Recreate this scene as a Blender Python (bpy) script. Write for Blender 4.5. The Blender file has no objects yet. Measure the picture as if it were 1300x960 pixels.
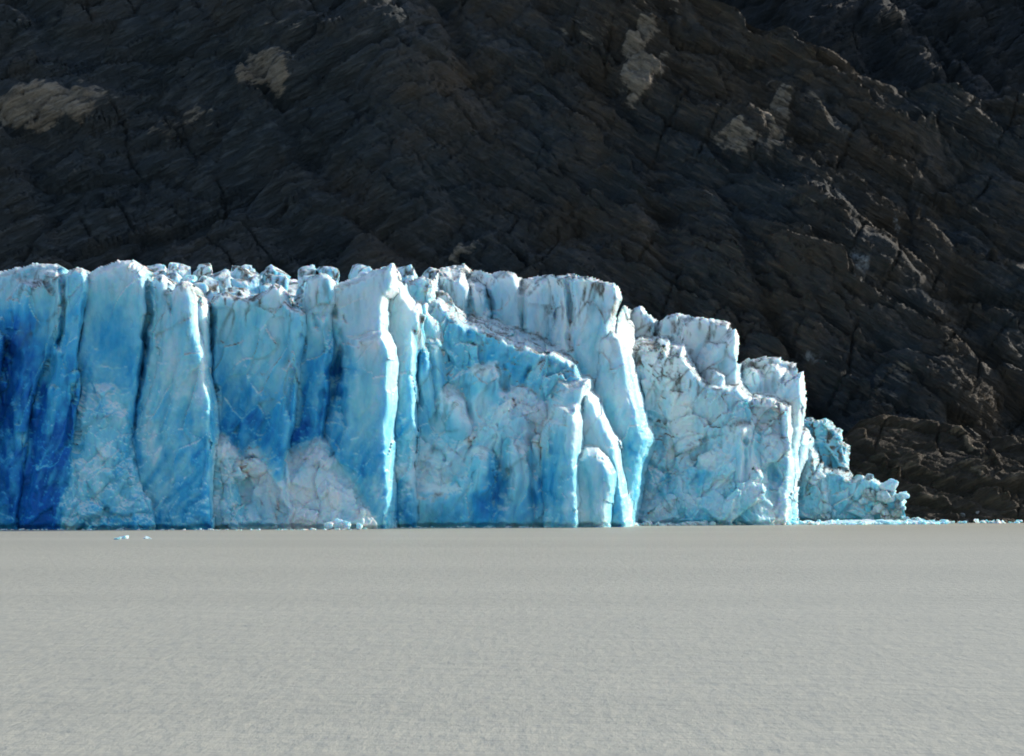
import bpy, bmesh, math, random
import numpy as np
from mathutils import Vector

random.seed(7)
rng = np.random.default_rng(11)
scene = bpy.context.scene
COL = scene.collection
R = math.radians

# ------------------------------------------------------------------ camera geometry (photograph is 1300 x 960)
K = 0.00025            # metres per photo pixel per metre of distance
EYE = 5.0              # boat deck above the lake
HORIZON = 620.0        # row of the photograph at eye level
def X(px, Y): return (px - 650.0) * K * Y
def Z(py, Y): return EYE + (HORIZON - py) * K * Y

# ------------------------------------------------------------------ numpy noise
def _h(ix, iy, iz, seed):
    h = (ix.astype(np.uint32) * np.uint32(374761393) + iy.astype(np.uint32) * np.uint32(668265263)
         + iz.astype(np.uint32) * np.uint32(2147483647 - 1274126177) + np.uint32((seed * 974634941 + 12345) & 0xffffffff))
    h = (h ^ (h >> np.uint32(13))) * np.uint32(1274126177)
    h = (h ^ (h >> np.uint32(15))) * np.uint32(2246822519)
    return h ^ (h >> np.uint32(16))

def noise(p, seed=0):
    """gradient noise, about -1..1; p is (N,3)"""
    p = np.asarray(p, np.float32)
    f0 = np.floor(p); i = f0.astype(np.int64); f = p - f0
    u = f * f * f * (f * (f * 6 - 15) + 10)
    out = np.zeros(len(p), np.float32)
    for dx in (0, 1):
        wx = u[:, 0] if dx else 1 - u[:, 0]
        for dy in (0, 1):
            wy = u[:, 1] if dy else 1 - u[:, 1]
            for dz in (0, 1):
                wz = u[:, 2] if dz else 1 - u[:, 2]
                h = _h(i[:, 0] + dx, i[:, 1] + dy, i[:, 2] + dz, seed)
                gx = (h & np.uint32(1023)).astype(np.float32) / 511.5 - 1
                gy = ((h >> np.uint32(10)) & np.uint32(1023)).astype(np.float32) / 511.5 - 1
                gz = ((h >> np.uint32(20)) & np.uint32(1023)).astype(np.float32) / 511.5 - 1
                out += wx * wy * wz * (gx * (f[:, 0] - dx) + gy * (f[:, 1] - dy) + gz * (f[:, 2] - dz))
    return out * 1.5

def fbm(p, seed=0, octaves=4, gain=0.5, lac=2.03):
    a, s, o = 1.0, 1.0, 0
    for k in range(octaves):
        o = o + a * noise(p * s, seed + k * 17)
        a *= gain; s *= lac
    return o

def facet(p, seed=0, tilt=1.0, jump=0.3):
    """flat tilted cells with steps between them; returns (offset, closeness to the crack between cells)"""
    p = np.asarray(p, np.float32)
    i = np.floor(p).astype(np.int64)
    best = np.full(len(p), 9e9, np.float32); second = best.copy(); val = np.zeros(len(p), np.float32)
    for dx in (-1, 0, 1):
        for dy in (-1, 0, 1):
            for dz in (-1, 0, 1):
                cx, cy, cz = i[:, 0] + dx, i[:, 1] + dy, i[:, 2] + dz
                h = _h(cx, cy, cz, seed); g = _h(cx, cy, cz, seed + 101)
                r = lambda q, s: ((q >> np.uint32(s)) & np.uint32(1023)).astype(np.float32) / 1023
                ex = p[:, 0] - (cx + r(h, 0)); ey = p[:, 1] - (cy + r(h, 10)); ez = p[:, 2] - (cz + r(h, 20))
                d = ex * ex + ey * ey + ez * ez
                v = ((r(g, 0) - .5) * ex + (r(g, 10) - .5) * ey + (r(g, 20) - .5) * ez) * 2 * tilt + (r(g, 5) - .5) * jump
                c = d < best
                second = np.where(c, best, np.minimum(second, d))
                best = np.where(c, d, best); val = np.where(c, v, val)
    crack = np.clip(1 - (np.sqrt(second) - np.sqrt(best)) / .12, 0, 1)
    return val, crack

def sstep(a, b, x):
    t = np.clip((x - a) / (b - a), 0, 1)
    return t * t * (3 - 2 * t)

# ------------------------------------------------------------------ object helpers
def link(name, me, mat, parent=None):
    o = bpy.data.objects.new(name, me); COL.objects.link(o)
    if mat and not me.materials: me.materials.append(mat)
    if parent: o.parent = parent
    return o

def tag(o, label=None, cat=None, group=None, kind=None):
    if label: o['label'] = label
    if cat: o['category'] = cat
    if group: o['group'] = group
    if kind: o['kind'] = kind
    return o

def mesh_np(name, v, faces, smooth=True):
    me = bpy.data.meshes.new(name)
    me.from_pydata(v.tolist() if hasattr(v, 'tolist') else v, [], faces.tolist() if hasattr(faces, 'tolist') else faces)
    if smooth: me.polygons.foreach_set('use_smooth', np.ones(len(me.polygons), bool))
    me.update()
    return me

def set_attr(me, name, vals):
    a = me.attributes.new(name, 'FLOAT', 'POINT')
    a.data.foreach_set('value', np.ascontiguousarray(vals, dtype=np.float32))

def get_co(me):
    v = np.empty(len(me.vertices) * 3, np.float32); me.vertices.foreach_get('co', v); return v.reshape(-1, 3)
def get_no(me):
    v = np.empty(len(me.vertices) * 3, np.float32); me.vertices.foreach_get('normal', v); return v.reshape(-1, 3)
def set_co(me, v):
    me.vertices.foreach_set('co', np.ascontiguousarray(v, dtype=np.float32).ravel()); me.update()

def relax(me, v, n, f=.5):
    e = np.empty(len(me.edges) * 2, np.int32); me.edges.foreach_get('vertices', e); e = e.reshape(-1, 2)
    N = len(v); cnt = np.bincount(e.ravel(), minlength=N).astype(np.float32)[:, None]; cnt[cnt == 0] = 1
    for _ in range(n):
        s = np.stack([np.bincount(e[:, 0], v[e[:, 1], k], N) + np.bincount(e[:, 1], v[e[:, 0], k], N) for k in range(3)], 1)
        v = v + f * (s / cnt - v)
    return v.astype(np.float32)

def voxel(bm, size):
    """the raw shapes in bm melted together into one even surface"""
    me = bpy.data.meshes.new('raw'); bm.to_mesh(me); bm.free()
    o = bpy.data.objects.new('raw', me); COL.objects.link(o)
    m = o.modifiers.new('r', 'REMESH'); m.mode = 'VOXEL'; m.voxel_size = size; m.adaptivity = 0
    dg = bpy.context.evaluated_depsgraph_get()
    out = bpy.data.meshes.new_from_object(o.evaluated_get(dg))
    bpy.data.objects.remove(o); bpy.data.meshes.remove(me)
    return out

def add_prism(bm, poly, Y, T, lean=0.0, jit=0.3, taper=1.0, flare=0.8):
    """outline in photo pixels, set at distance Y, T metres thick; lean moves higher points back"""
    pts = [(X(a, Y), Z(b, Y)) for a, b in poly]
    ring = []
    n = len(pts)
    for k in range(n):
        (x0, z0), (x1, z1) = pts[k], pts[(k + 1) % n]
        L = math.hypot(x1 - x0, z1 - z0); m = max(1, int(L / 1.1))
        for q in range(m):
            t = q / m
            w = 0 if q == 0 else jit
            ring.append((x0 + (x1 - x0) * t + random.uniform(-w, w), z0 + (z1 - z0) * t + random.uniform(-w, w)))
    cx = sum(p[0] for p in ring) / len(ring)
    hi = max(p[0] for p in ring)
    def cut(x, z):                       # the right flank is broken back at an angle
        row = [p[0] for p in ring if abs(p[1] - z) < 2.0]
        return x - flare * min(1, max(0, (x - (min(row) + max(row)) / 2) / max(.5, (max(row) - min(row)) / 2)) ** 2)
    f = [bm.verts.new((cut(x, z), Y + lean * max(z, 0), z)) for x, z in ring]
    b = [bm.verts.new((cx + (x - cx) * taper, Y + T + lean * max(z, 0), z * .98)) for x, z in ring]
    m = len(ring)
    faces = [bm.faces.new(f), bm.faces.new(b[::-1])]
    for k in range(m): bm.faces.new((f[(k + 1) % m], f[k], b[k], b[(k + 1) % m]))
    bmesh.ops.triangulate(bm, faces=faces)

def add_chunk(bm, c, r, n=14, rot=None, boxy=.5):
    """an angular block: the hull of scattered points"""
    a = rot if rot is not None else random.uniform(0, 6.28)
    tl = random.uniform(-.35, .35)
    vs = []
    for _ in range(n):
        v = Vector((random.gauss(0, 1), random.gauss(0, 1), random.gauss(0, 1))).normalized()
        m = max(abs(v.x), abs(v.y), abs(v.z))
        v = v.lerp(v / m, boxy)
        x, y, z = v.x * r[0], v.y * r[1], v.z * r[2]
        x, z = x * math.cos(tl) - z * math.sin(tl), x * math.sin(tl) + z * math.cos(tl)
        x, y = x * math.cos(a) - y * math.sin(a), x * math.sin(a) + y * math.cos(a)
        vs.append(bm.verts.new((c[0] + x, c[1] + y, c[2] + z)))
    res = bmesh.ops.convex_hull(bm, input=vs)
    junk = [g for g in res['geom_interior'] if isinstance(g, bmesh.types.BMVert)] + [g for g in res['geom_unused'] if isinstance(g, bmesh.types.BMVert)]
    bmesh.ops.delete(bm, geom=list(set(junk)), context='VERTS')

def inside(poly, x, y):
    c = False; n = len(poly)
    for i in range(n):
        (x0, y0), (x1, y1) = poly[i], poly[i - 1]
        if (y0 > y) != (y1 > y) and x < (x1 - x0) * (y - y0) / (y1 - y0) + x0: c = not c
    return c

def rand_in(poly):
    xs = [p[0] for p in poly]; ys = [p[1] for p in poly]
    while True:
        a, b = random.uniform(min(xs), max(xs)), random.uniform(min(ys), max(ys))
        if inside(poly, a, b): return a, b

# ------------------------------------------------------------------ materials
def new_mat(name):
    m = bpy.data.materials.new(name); m.use_nodes = True
    nt = m.node_tree; nt.nodes.clear()
    out = nt.nodes.new('ShaderNodeOutputMaterial'); b = nt.nodes.new('ShaderNodeBsdfPrincipled')
    nt.links.new(b.outputs[0], out.inputs[0])
    return m, nt, b

class N:
    def __init__(s, nt): s.nt = nt; s.co = nt.nodes.new('ShaderNodeTexCoord').outputs['Object']
    def attr(s, n):
        a = s.nt.nodes.new('ShaderNodeAttribute'); a.attribute_name = n; return a.outputs['Fac']
    def scale(s, v):
        m = s.nt.nodes.new('ShaderNodeMapping'); s.nt.links.new(s.co, m.inputs[0]); m.inputs['Scale'].default_value = v; return m.outputs[0]
    def noise(s, sc, det=5, vec=None, rough=.6, dist=0):
        n = s.nt.nodes.new('ShaderNodeTexNoise'); n.inputs['Scale'].default_value = sc; n.inputs['Detail'].default_value = det
        n.inputs['Roughness'].default_value = rough; n.inputs['Distortion'].default_value = dist
        s.nt.links.new(vec if vec is not None else s.co, n.inputs['Vector']); return n.outputs['Fac']
    def vor(s, sc, vec=None, feature='F1'):
        n = s.nt.nodes.new('ShaderNodeTexVoronoi'); n.feature = feature; n.inputs['Scale'].default_value = sc
        s.nt.links.new(vec if vec is not None else s.co, n.inputs['Vector']); return n.outputs['Distance']
    def math(s, op, a, b=None, clamp=False):
        m = s.nt.nodes.new('ShaderNodeMath'); m.operation = op; m.use_clamp = clamp
        for k, q in enumerate((a, b)):
            if q is None: continue
            if isinstance(q, (int, float)): m.inputs[k].default_value = q
            else: s.nt.links.new(q, m.inputs[k])
        return m.outputs[0]
    def ramp(s, fac, stops, interp='LINEAR'):
        r = s.nt.nodes.new('ShaderNodeValToRGB'); cr = r.color_ramp; cr.interpolation = interp
        while len(cr.elements) < len(stops): cr.elements.new(.5)
        for e, (p, c) in zip(cr.elements, stops): e.position = p; e.color = (*c, 1)
        s.nt.links.new(fac, r.inputs[0]); return r.outputs[0]
    def mix(s, fac, a, b):
        m = s.nt.nodes.new('ShaderNodeMix'); m.data_type = 'RGBA'
        if isinstance(fac, float): m.inputs[0].default_value = fac
        else: s.nt.links.new(fac, m.inputs[0])
        for k, q in ((6, a), (7, b)):
            if isinstance(q, tuple): m.inputs[k].default_value = (*q, 1)
            else: s.nt.links.new(q, m.inputs[k])
        return m.outputs[2]
    def bump(s, hgt, strength, dist, prev=None):
        b = s.nt.nodes.new('ShaderNodeBump'); b.inputs['Strength'].default_value = strength; b.inputs['Distance'].default_value = dist
        s.nt.links.new(hgt, b.inputs['Height'])
        if prev is not None: s.nt.links.new(prev, b.inputs['Normal'])
        return b.outputs[0]

def ice_material():
    m, nt, b = new_mat('glacier_ice'); n = N(nt)
    blue = n.attr('blue'); dirt = n.attr('dirt')
    wob = n.noise(.35, 6, n.scale((1, 1, .35)), .65)
    wob2 = n.noise(1.6, 5, n.scale((1, 1, .4)), .6)
    v = n.math('ADD', blue, n.math('MULTIPLY', n.math('SUBTRACT', wob, .5), .55))
    v = n.math('ADD', v, n.math('MULTIPLY', n.math('SUBTRACT', wob2, .5), .22), True)
    col = n.ramp(v, [(0.0, (.72, .80, .81)), (.17, (.53, .73, .81)), (.42, (.25, .62, .75)), (.70, (.055, .41, .69)), (1.0, (.006, .14, .46))])
    dn = n.noise(1.1, 6, n.scale((1, 1, .5)), .7)
    df = n.math('MULTIPLY', dirt, n.math('MULTIPLY', n.math('SUBTRACT', dn, .25), 3.2), True)
    col = n.mix(df, col, (.105, .10, .085))
    nt.links.new(col, b.inputs['Base Color'])
    b.inputs['Roughness'].default_value = .48
    b.inputs['IOR'].default_value = 1.31
    b.inputs['Specular IOR Level'].default_value = .35
    b.subsurface_method = 'RANDOM_WALK'
    nt.links.new(n.math('MULTIPLY', n.math('SUBTRACT', 1.0, n.attr('opaque')), .75), b.inputs['Subsurface Weight'])
    b.inputs['Subsurface Radius'].default_value = (.18, .75, 1.25)
    b.inputs['Subsurface Scale'].default_value = 1.1
    b.inputs['Subsurface Anisotropy'].default_value = .3
    hn = n.noise(1.3, 7, n.scale((1, 1, .6)), .62)
    bp = n.bump(hn, .5, .5)
    nt.links.new(bp, b.inputs['Normal'])
    return m

def rock_material(name, dark, grey, brown, tan):
    m, nt, b = new_mat(name); n = N(nt)
    t = n.attr('tan'); s = n.attr('snow'); gs = n.attr('grain')
    def grain(ang, sc, det):
        mp = nt.nodes.new('ShaderNodeMapping'); nt.links.new(n.co, mp.inputs[0]); mp.vector_type = 'TEXTURE'
        mp.inputs['Rotation'].default_value = (0, R(ang), 0); mp.inputs['Scale'].default_value = (4.5, 2.5, .8)
        return n.noise(sc, det, mp.outputs[0], .66)
    ga, gb = grain(-27, 1.0, 7), grain(30, 1.0, 7)
    gr = n.math('ADD', n.math('MULTIPLY', ga, n.math('SUBTRACT', 1.0, gs)), n.math('MULTIPLY', gb, gs))
    big = n.noise(.06, 5, None, .6); mid = n.noise(.7, 7, None, .7); fine = n.noise(4.0, 6, None, .7)
    # blue-grey on the left grades into brown on the right
    warm = n.math('ADD', n.math('MULTIPLY', gs, .75), n.math('MULTIPLY', n.math('SUBTRACT', big, .42), 2.0), True)
    mid_c = n.mix(warm, grey, brown)
    c = n.mix(n.math('MULTIPLY', n.math('SUBTRACT', big, .38), 3.2, True), dark, mid_c)
    pale = nt.nodes.new('ShaderNodeMix'); pale.data_type = 'RGBA'; pale.blend_type = 'MULTIPLY'; pale.inputs[0].default_value = 1; pale.clamp_result = False
    nt.links.new(mid_c, pale.inputs[6]); pale.inputs[7].default_value = (2.3, 2.3, 2.3, 1)
    c = n.mix(n.math('MULTIPLY', n.math('SUBTRACT', gr, .5), 3.0, True), c, pale.outputs[2])
    tf = n.math('MULTIPLY', n.math('SUBTRACT', n.math('ADD', n.math('MULTIPLY', t, .85), n.math('MULTIPLY', gr, 1.5)), 1.25), 4.5, True)
    tan_c = n.mix(n.math('MULTIPLY', n.math('SUBTRACT', n.math('ADD', n.math('MULTIPLY', gr, .75), n.math('MULTIPLY', fine, .25)), .36), 4.0, True), tuple(q * .3 for q in tan), tan)
    c = n.mix(tf, c, tan_c)
    lich = n.math('MULTIPLY', n.math('SUBTRACT', fine, .60), 4.0, True)
    c = n.mix(n.math('MULTIPLY', lich, .45), c, tuple(q * .35 for q in dark))
    c = n.mix(n.math('MULTIPLY', s, n.math('MULTIPLY', n.math('SUBTRACT', mid, .42), 7.0, True), True), c, (.55, .6, .63))
    nt.links.new(c, b.inputs['Base Color'])
    b.inputs['Roughness'].default_value = .75
    b.inputs['Specular IOR Level'].default_value = .3
    bp = n.bump(n.noise(1.6, 7, None, .7), .4, .5)
    bp = n.bump(gr, 1.0, 1.6, bp)
    nt.links.new(bp, b.inputs['Normal'])
    return m

def water_material():
    m, nt, b = new_mat('silty_lake_water'); n = N(nt)
    band = n.noise(.03, 4, n.scale((.25, 1, 1)), .55)
    c = n.mix(n.math('MULTIPLY', n.math('SUBTRACT', band, .35), 2.6, True), (.342, .331, .268), (.392, .379, .307))
    ripple_shade = n.noise(1.0, 4, n.scale((2.4, .36, 1)), .62)  # shading of the ripples put into the water colour as darker flecks
    c = n.mix(n.math('MULTIPLY', n.math('SUBTRACT', ripple_shade, .48), 2.0, True), c, (.30, .295, .255))
    nt.links.new(c, b.inputs['Base Color'])
    b.inputs['Roughness'].default_value = .5
    b.inputs['Specular IOR Level'].default_value = .25
    b.inputs['IOR'].default_value = 1.33
    bp = n.bump(n.noise(1.0, 6, n.scale((2.6, .5, 1)), .68), .5, .14)
    bp = n.bump(n.noise(1.0, 5, n.scale((.3, .55, 1)), .62), .55, .35, bp)
    nt.links.new(bp, b.inputs['Normal'])
    return m

ICE = ice_material()
ROCK = rock_material('schist', (.024, .034, .041), (.053, .063, .070), (.062, .049, .035), (.31, .265, .21))
FARROCK = rock_material('dark_schist', (.012, .017, .021), (.024, .028, .031), (.030, .027, .023), (.14, .12, .10))
SHORE = rock_material('warm_shore_rock', (.026, .021, .014), (.050, .041, .027), (.068, .048, .028), (.17, .13, .085))
WATER = water_material()

# ------------------------------------------------------------------ ice shapes
def shape_ice(me, blue=.4, grad=.3, flute=.5, fac=.35, rough=.14, soft=2, dirt=.3, top=None, cell=3.0, white_top=1.0, seed=0, bulge=0, rake=.2, topdirt=1.0, grain=1.0):
    v = get_co(me); v = relax(me, v, soft)
    lo, hi = v[:, 0].min(), v[:, 0].max(); u = (v[:, 0] - (lo + hi) / 2) / ((hi - lo) / 2)
    v[:, 1] += bulge * u * u + rake * (hi - v[:, 0])
    set_co(me, v); nrm = get_no(me)
    zt = v[:, 2].max() if top is None else top
    low = sstep(3, 22, zt - v[:, 2])                     # old calving scars low down are rougher than the weathered top
    side = 1 - np.abs(nrm[:, 2]) * .6
    q = v + 1.3 * np.stack([noise(v / 5.0, 3), noise(v / 5.0, 4), noise(v / 5.0, 5)], 1)
    fl = np.abs(noise(q / np.array([3.0, 3.0, 16.0]), 21 + seed)) ** .8
    fl2 = noise(q / np.array([7.0, 7.0, 26.0]), 31 + seed)
    diag = q.copy(); diag[:, 0] = q[:, 0] * .85 - q[:, 2] * .5; diag[:, 2] = q[:, 0] * .5 + q[:, 2] * .85
    fc, crack = facet(diag / np.array([cell, cell, cell * 2.2]), 41 + seed, .7, .5)
    fc2, crack2 = facet(q / np.array([1.1, 1.1, 1.6]), 51 + seed, .7, .5)
    fc3, _ = facet(v / np.array([.6, .6, .8]), 52 + seed, .7, .5)
    big = fbm(v / 6.0, 61 + seed, 3)
    fine = fbm(v / 1.2, 71 + seed, 4, .6)
    rg = rough * grain * (.5 + 1.3 * low * (.5 + sstep(-.3, .4, big)))
    d = flute * (fl * 1.5 - .6) * side + flute * .9 * fl2 * side + fac * cell * .55 * fc + (.55 * fac * fc2 + .22 * fac * fc3) * (.5 + low) + rg * 1.3 * fine + rough * 2.8 * big
    v = v + nrm * d[:, None]
    set_co(me, v); nrm = get_no(me)
    depth = np.clip((zt - v[:, 2]) / 30.0, 0, 1)
    streak = fbm(v / np.array([1.5, 1.5, 12.0]), 81, 3)
    ds = fbm(diag / np.array([1.0, 1.0, 7.0]), 83, 4)
    pt = fbm(v / np.array([6.5, 6.5, 8.0]), 91, 4)
    b = blue + grad * (depth * 1.6 - .55) + .24 * pt + .08 * streak + .16 * ds * (.3 + low) + .10 * fc - .10 * (fl - .4)
    b = b - .28 * low * sstep(.15, .5, fbm(v / np.array([5.0, 5.0, 4.0]), 95 + seed, 4)) # crushed white ice
    up = sstep(.3, .75, nrm[:, 2])
    b = b - up * .40 * white_top
    b = b - sstep(2.5, 0, zt - v[:, 2]) * .12
    dd = dirt * (.75 * sstep(.15, .6, fbm(v / np.array([1.0, 1.0, 5.0]), 101, 4)) + .8 * crack * (noise(v / 5.0, 111) > .02))
    dd = dd * (1.3 * sstep(8, 0, zt - v[:, 2]) * topdirt + .2) + up * dirt * .9 * sstep(-.15, .4, fbm(v / 2.2, 121, 3)) * (zt - v[:, 2] < 16)
    set_attr(me, 'blue', np.clip(b, 0, 1)); set_attr(me, 'dirt', np.clip(dd, 0, 1))
    return me

glacier = bpy.data.objects.new('glacier', None); COL.objects.link(glacier)
glacier.location = (X(500, 400), 400, 0)
tag(glacier, 'huge blue and white glacier front ending in a cliff of ice towers at the lake', 'glacier')
def part(name, me, parent=glacier):
    o = link(name, me, ICE, parent)
    o.location = -parent.location if parent else (0, 0, 0)
    return o

CLIFF, TOE = [], []
# clefts running down the face: course, half width and depth in metres
CLEFTS = [([(78, 343), (80, 380), (78, 430), (68, 470)], .3, 4.0), ([(78, 430), (56, 500), (34, 640), (24, 690)], .7, 2.5), ([(16, 455), (6, 520), (-8, 600)], 1.2, 3.5),
          ([(187, 352), (188, 400), (181, 450), (176, 500), (166, 560)], .32, 4.0), ([(214, 360), (214, 410)], .25, 1.8), ([(106, 375), (104, 430), (92, 500), (84, 600)], .28, 1.6),
          ([(267, 392), (267, 470), (270, 540), (271, 580)], .38, 4.5), ([(380, 430), (368, 500), (366, 560)], .5, 2.0), ([(402, 400), (401, 420)], .35, 1.5), ([(421, 400), (427, 450), (430, 510), (424, 560)], .7, 4.0), ([(412, 500), (404, 560)], .4, 1.6),
          ([(437, 500), (434, 540), (420, 590)], .5, 1.8), ([(722, 358), (724, 420), (719, 452)], .45, 5.0), ([(621, 352), (622, 440)], .35, 4.0), ([(594, 352), (597, 440)], .3, 2.5), ([(663, 354), (664, 400), (662, 440)], .32, 3.5),
          ([(528, 420), (530, 500), (534, 545)], .4, 2.0), ([(546, 440), (552, 510), (560, 548)], .4, 1.6), ([(640, 470), (638, 500), (632, 505)], .45, 2.4), ([(597, 440), (592, 500), (600, 550)], .4, 1.6), ([(675, 540), (678, 610), (680, 690)], .45, 2.2), ([(633, 575), (632, 620), (622, 650)], 1.1, 2.6), ([(704, 560), (700, 600), (706, 690)], .9, 2.2), ([(668, 470), (664, 505)], .4, 1.5),
          ([(836, 404), (830, 440), (822, 448)], .35, 3.0), ([(862, 408), (861, 450)], .3, 2.0), ([(985, 522), (950, 556), (946, 560)], .25, 1.2), ([(800, 570), (848, 605), (850, 640)], .3, 1.0), ([(947, 560), (947, 620)], .3, 1.6), ([(984, 600), (982, 620)], .6, 2.0), ([(890, 600), (870, 625)], .9, 2.0), ([(810, 520), (850, 535), (880, 520)], .25, .9), ([(880, 560), (930, 552)], .25, .9)]
# where the ice itself is clearer and bluer (+) or crushed and whiter (-)
TINTS = [(20, 480, 30, 80, .30), (70, 560, 60, 60, .08), (150, 455, 40, 50, .12), (20, 420, 30, 30, .15), (430, 480, 16, 60, .35), (620, 622, 22, 44, .38), (706, 605, 28, 44, .32), (600, 475, 18, 34, .22), (555, 455, 34, 40, .15), (395, 520, 40, 60, .18), (290, 520, 30, 50, .15), (890, 605, 12, 14, .35), (845, 620, 30, 30, .15), (760, 620, 22, 50, .12),
         (575, 600, 62, 34, -.30), (400, 632, 52, 38, -.36), (615, 525, 34, 24, -.22), (284, 610, 14, 40, -.3), (520, 600, 22, 40, -.22), (60, 480, 16, 16, -.25), (130, 640, 60, 26, -.16), (110, 590, 12, 40, -.2), (335, 600, 16, 30, -.24), (205, 600, 40, 60, -.14), (400, 360, 60, 30, -.05), (850, 500, 60, 50, -.06), (820, 650, 30, 16, -.2)]
# forms that have grown into one block of ice with another
JOIN = {6: 5, 9: 8, 11: 10, 12: 10, 14: 10, 16: 15, 19: 18, 20: 18, 21: 18, 22: 18, 23: 18, 24: 18, 25: 18, 26: 18, 27: 18, 42: 37, 43: 37, 48: 37, 49: 37, 45: 44, 46: 44}
def slab(name, poly, Y, T=9, lean=.06, jit=0, chunks=(), flare=.8, into=None, bulge=0, rake=.2, seed=0, soft=2, **kw):
    """one ice form of the cliff: its outline, its distance and how its flanks fall back from it"""
    q = dict(name=name, poly=poly, Y=Y, lean=lean, rake=rake, r=.07 + .03 * soft, ar=15.0, al=1.3, at=8.0, k=.4, seed=seed,
             blue=.4, grad=.3, flute=.4, fac=.35, dirt=.3, grain=1.0, white_top=1.0, topdirt=1.0, jumble=1.0 if chunks else 0.0)
    if bulge > 0: q.update(ar=1.6, al=1.3, at=2.6, r=.5, k=.9)
    if name == 'ice_apron': q.update(ar=1.0, al=1.0, at=1.6, r=1.0, k=2.2)
    q.update({a: b for a, b in kw.items() if a in q})
    (CLIFF if into is None else into).append(q)

def poly_sdf(x, y, poly):
    best = np.full(len(x), 1e9, np.float32); nx = np.zeros_like(best); ny = np.zeros_like(best); ins = np.zeros(len(x), bool)
    n = len(poly)
    for a in range(n):
        x0, y0 = poly[a]; x1, y1 = poly[(a + 1) % n]
        ex, ey = x1 - x0, y1 - y0
        t = np.clip(((x - x0) * ex + (y - y0) * ey) / (ex * ex + ey * ey + 1e-9), 0, 1)
        dx, dy = x - (x0 + t * ex), y - (y0 + t * ey)
        dd = dx * dx + dy * dy
        c = dd < best
        best = np.where(c, dd, best); nx = np.where(c, dx, nx); ny = np.where(c, dy, ny)
        if y0 != y1:
            ins ^= ((y0 > y) != (y1 > y)) & (x < (x1 - x0) * (y - y0) / (y1 - y0) + x0)
    d = np.sqrt(best); L = np.maximum(d, 1e-5)
    sg = np.where(ins, -1, 1)
    return d * sg, nx / L * sg, ny / L * sg

def blur(a, m, r, n=2):
    """mean of a over the valid cells m"""
    def box(q):
        for ax in (0, 1):
            p = np.pad(q, [(r + 1, r) if k == ax else (0, 0) for k in (0, 1)], mode='edge').cumsum(ax)
            sl = [slice(None)] * 2; s2 = [slice(None)] * 2
            sl[ax] = slice(2 * r + 1, None); s2[ax] = slice(0, -(2 * r + 1))
            q = (p[tuple(sl)] - p[tuple(s2)]) / (2 * r + 1)
        return q
    w = m.astype(np.float64); q = a * w
    for _ in range(n): q, w = box(q), box(w)
    return (q / np.maximum(w, 1e-6)).astype(np.float32)

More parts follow.
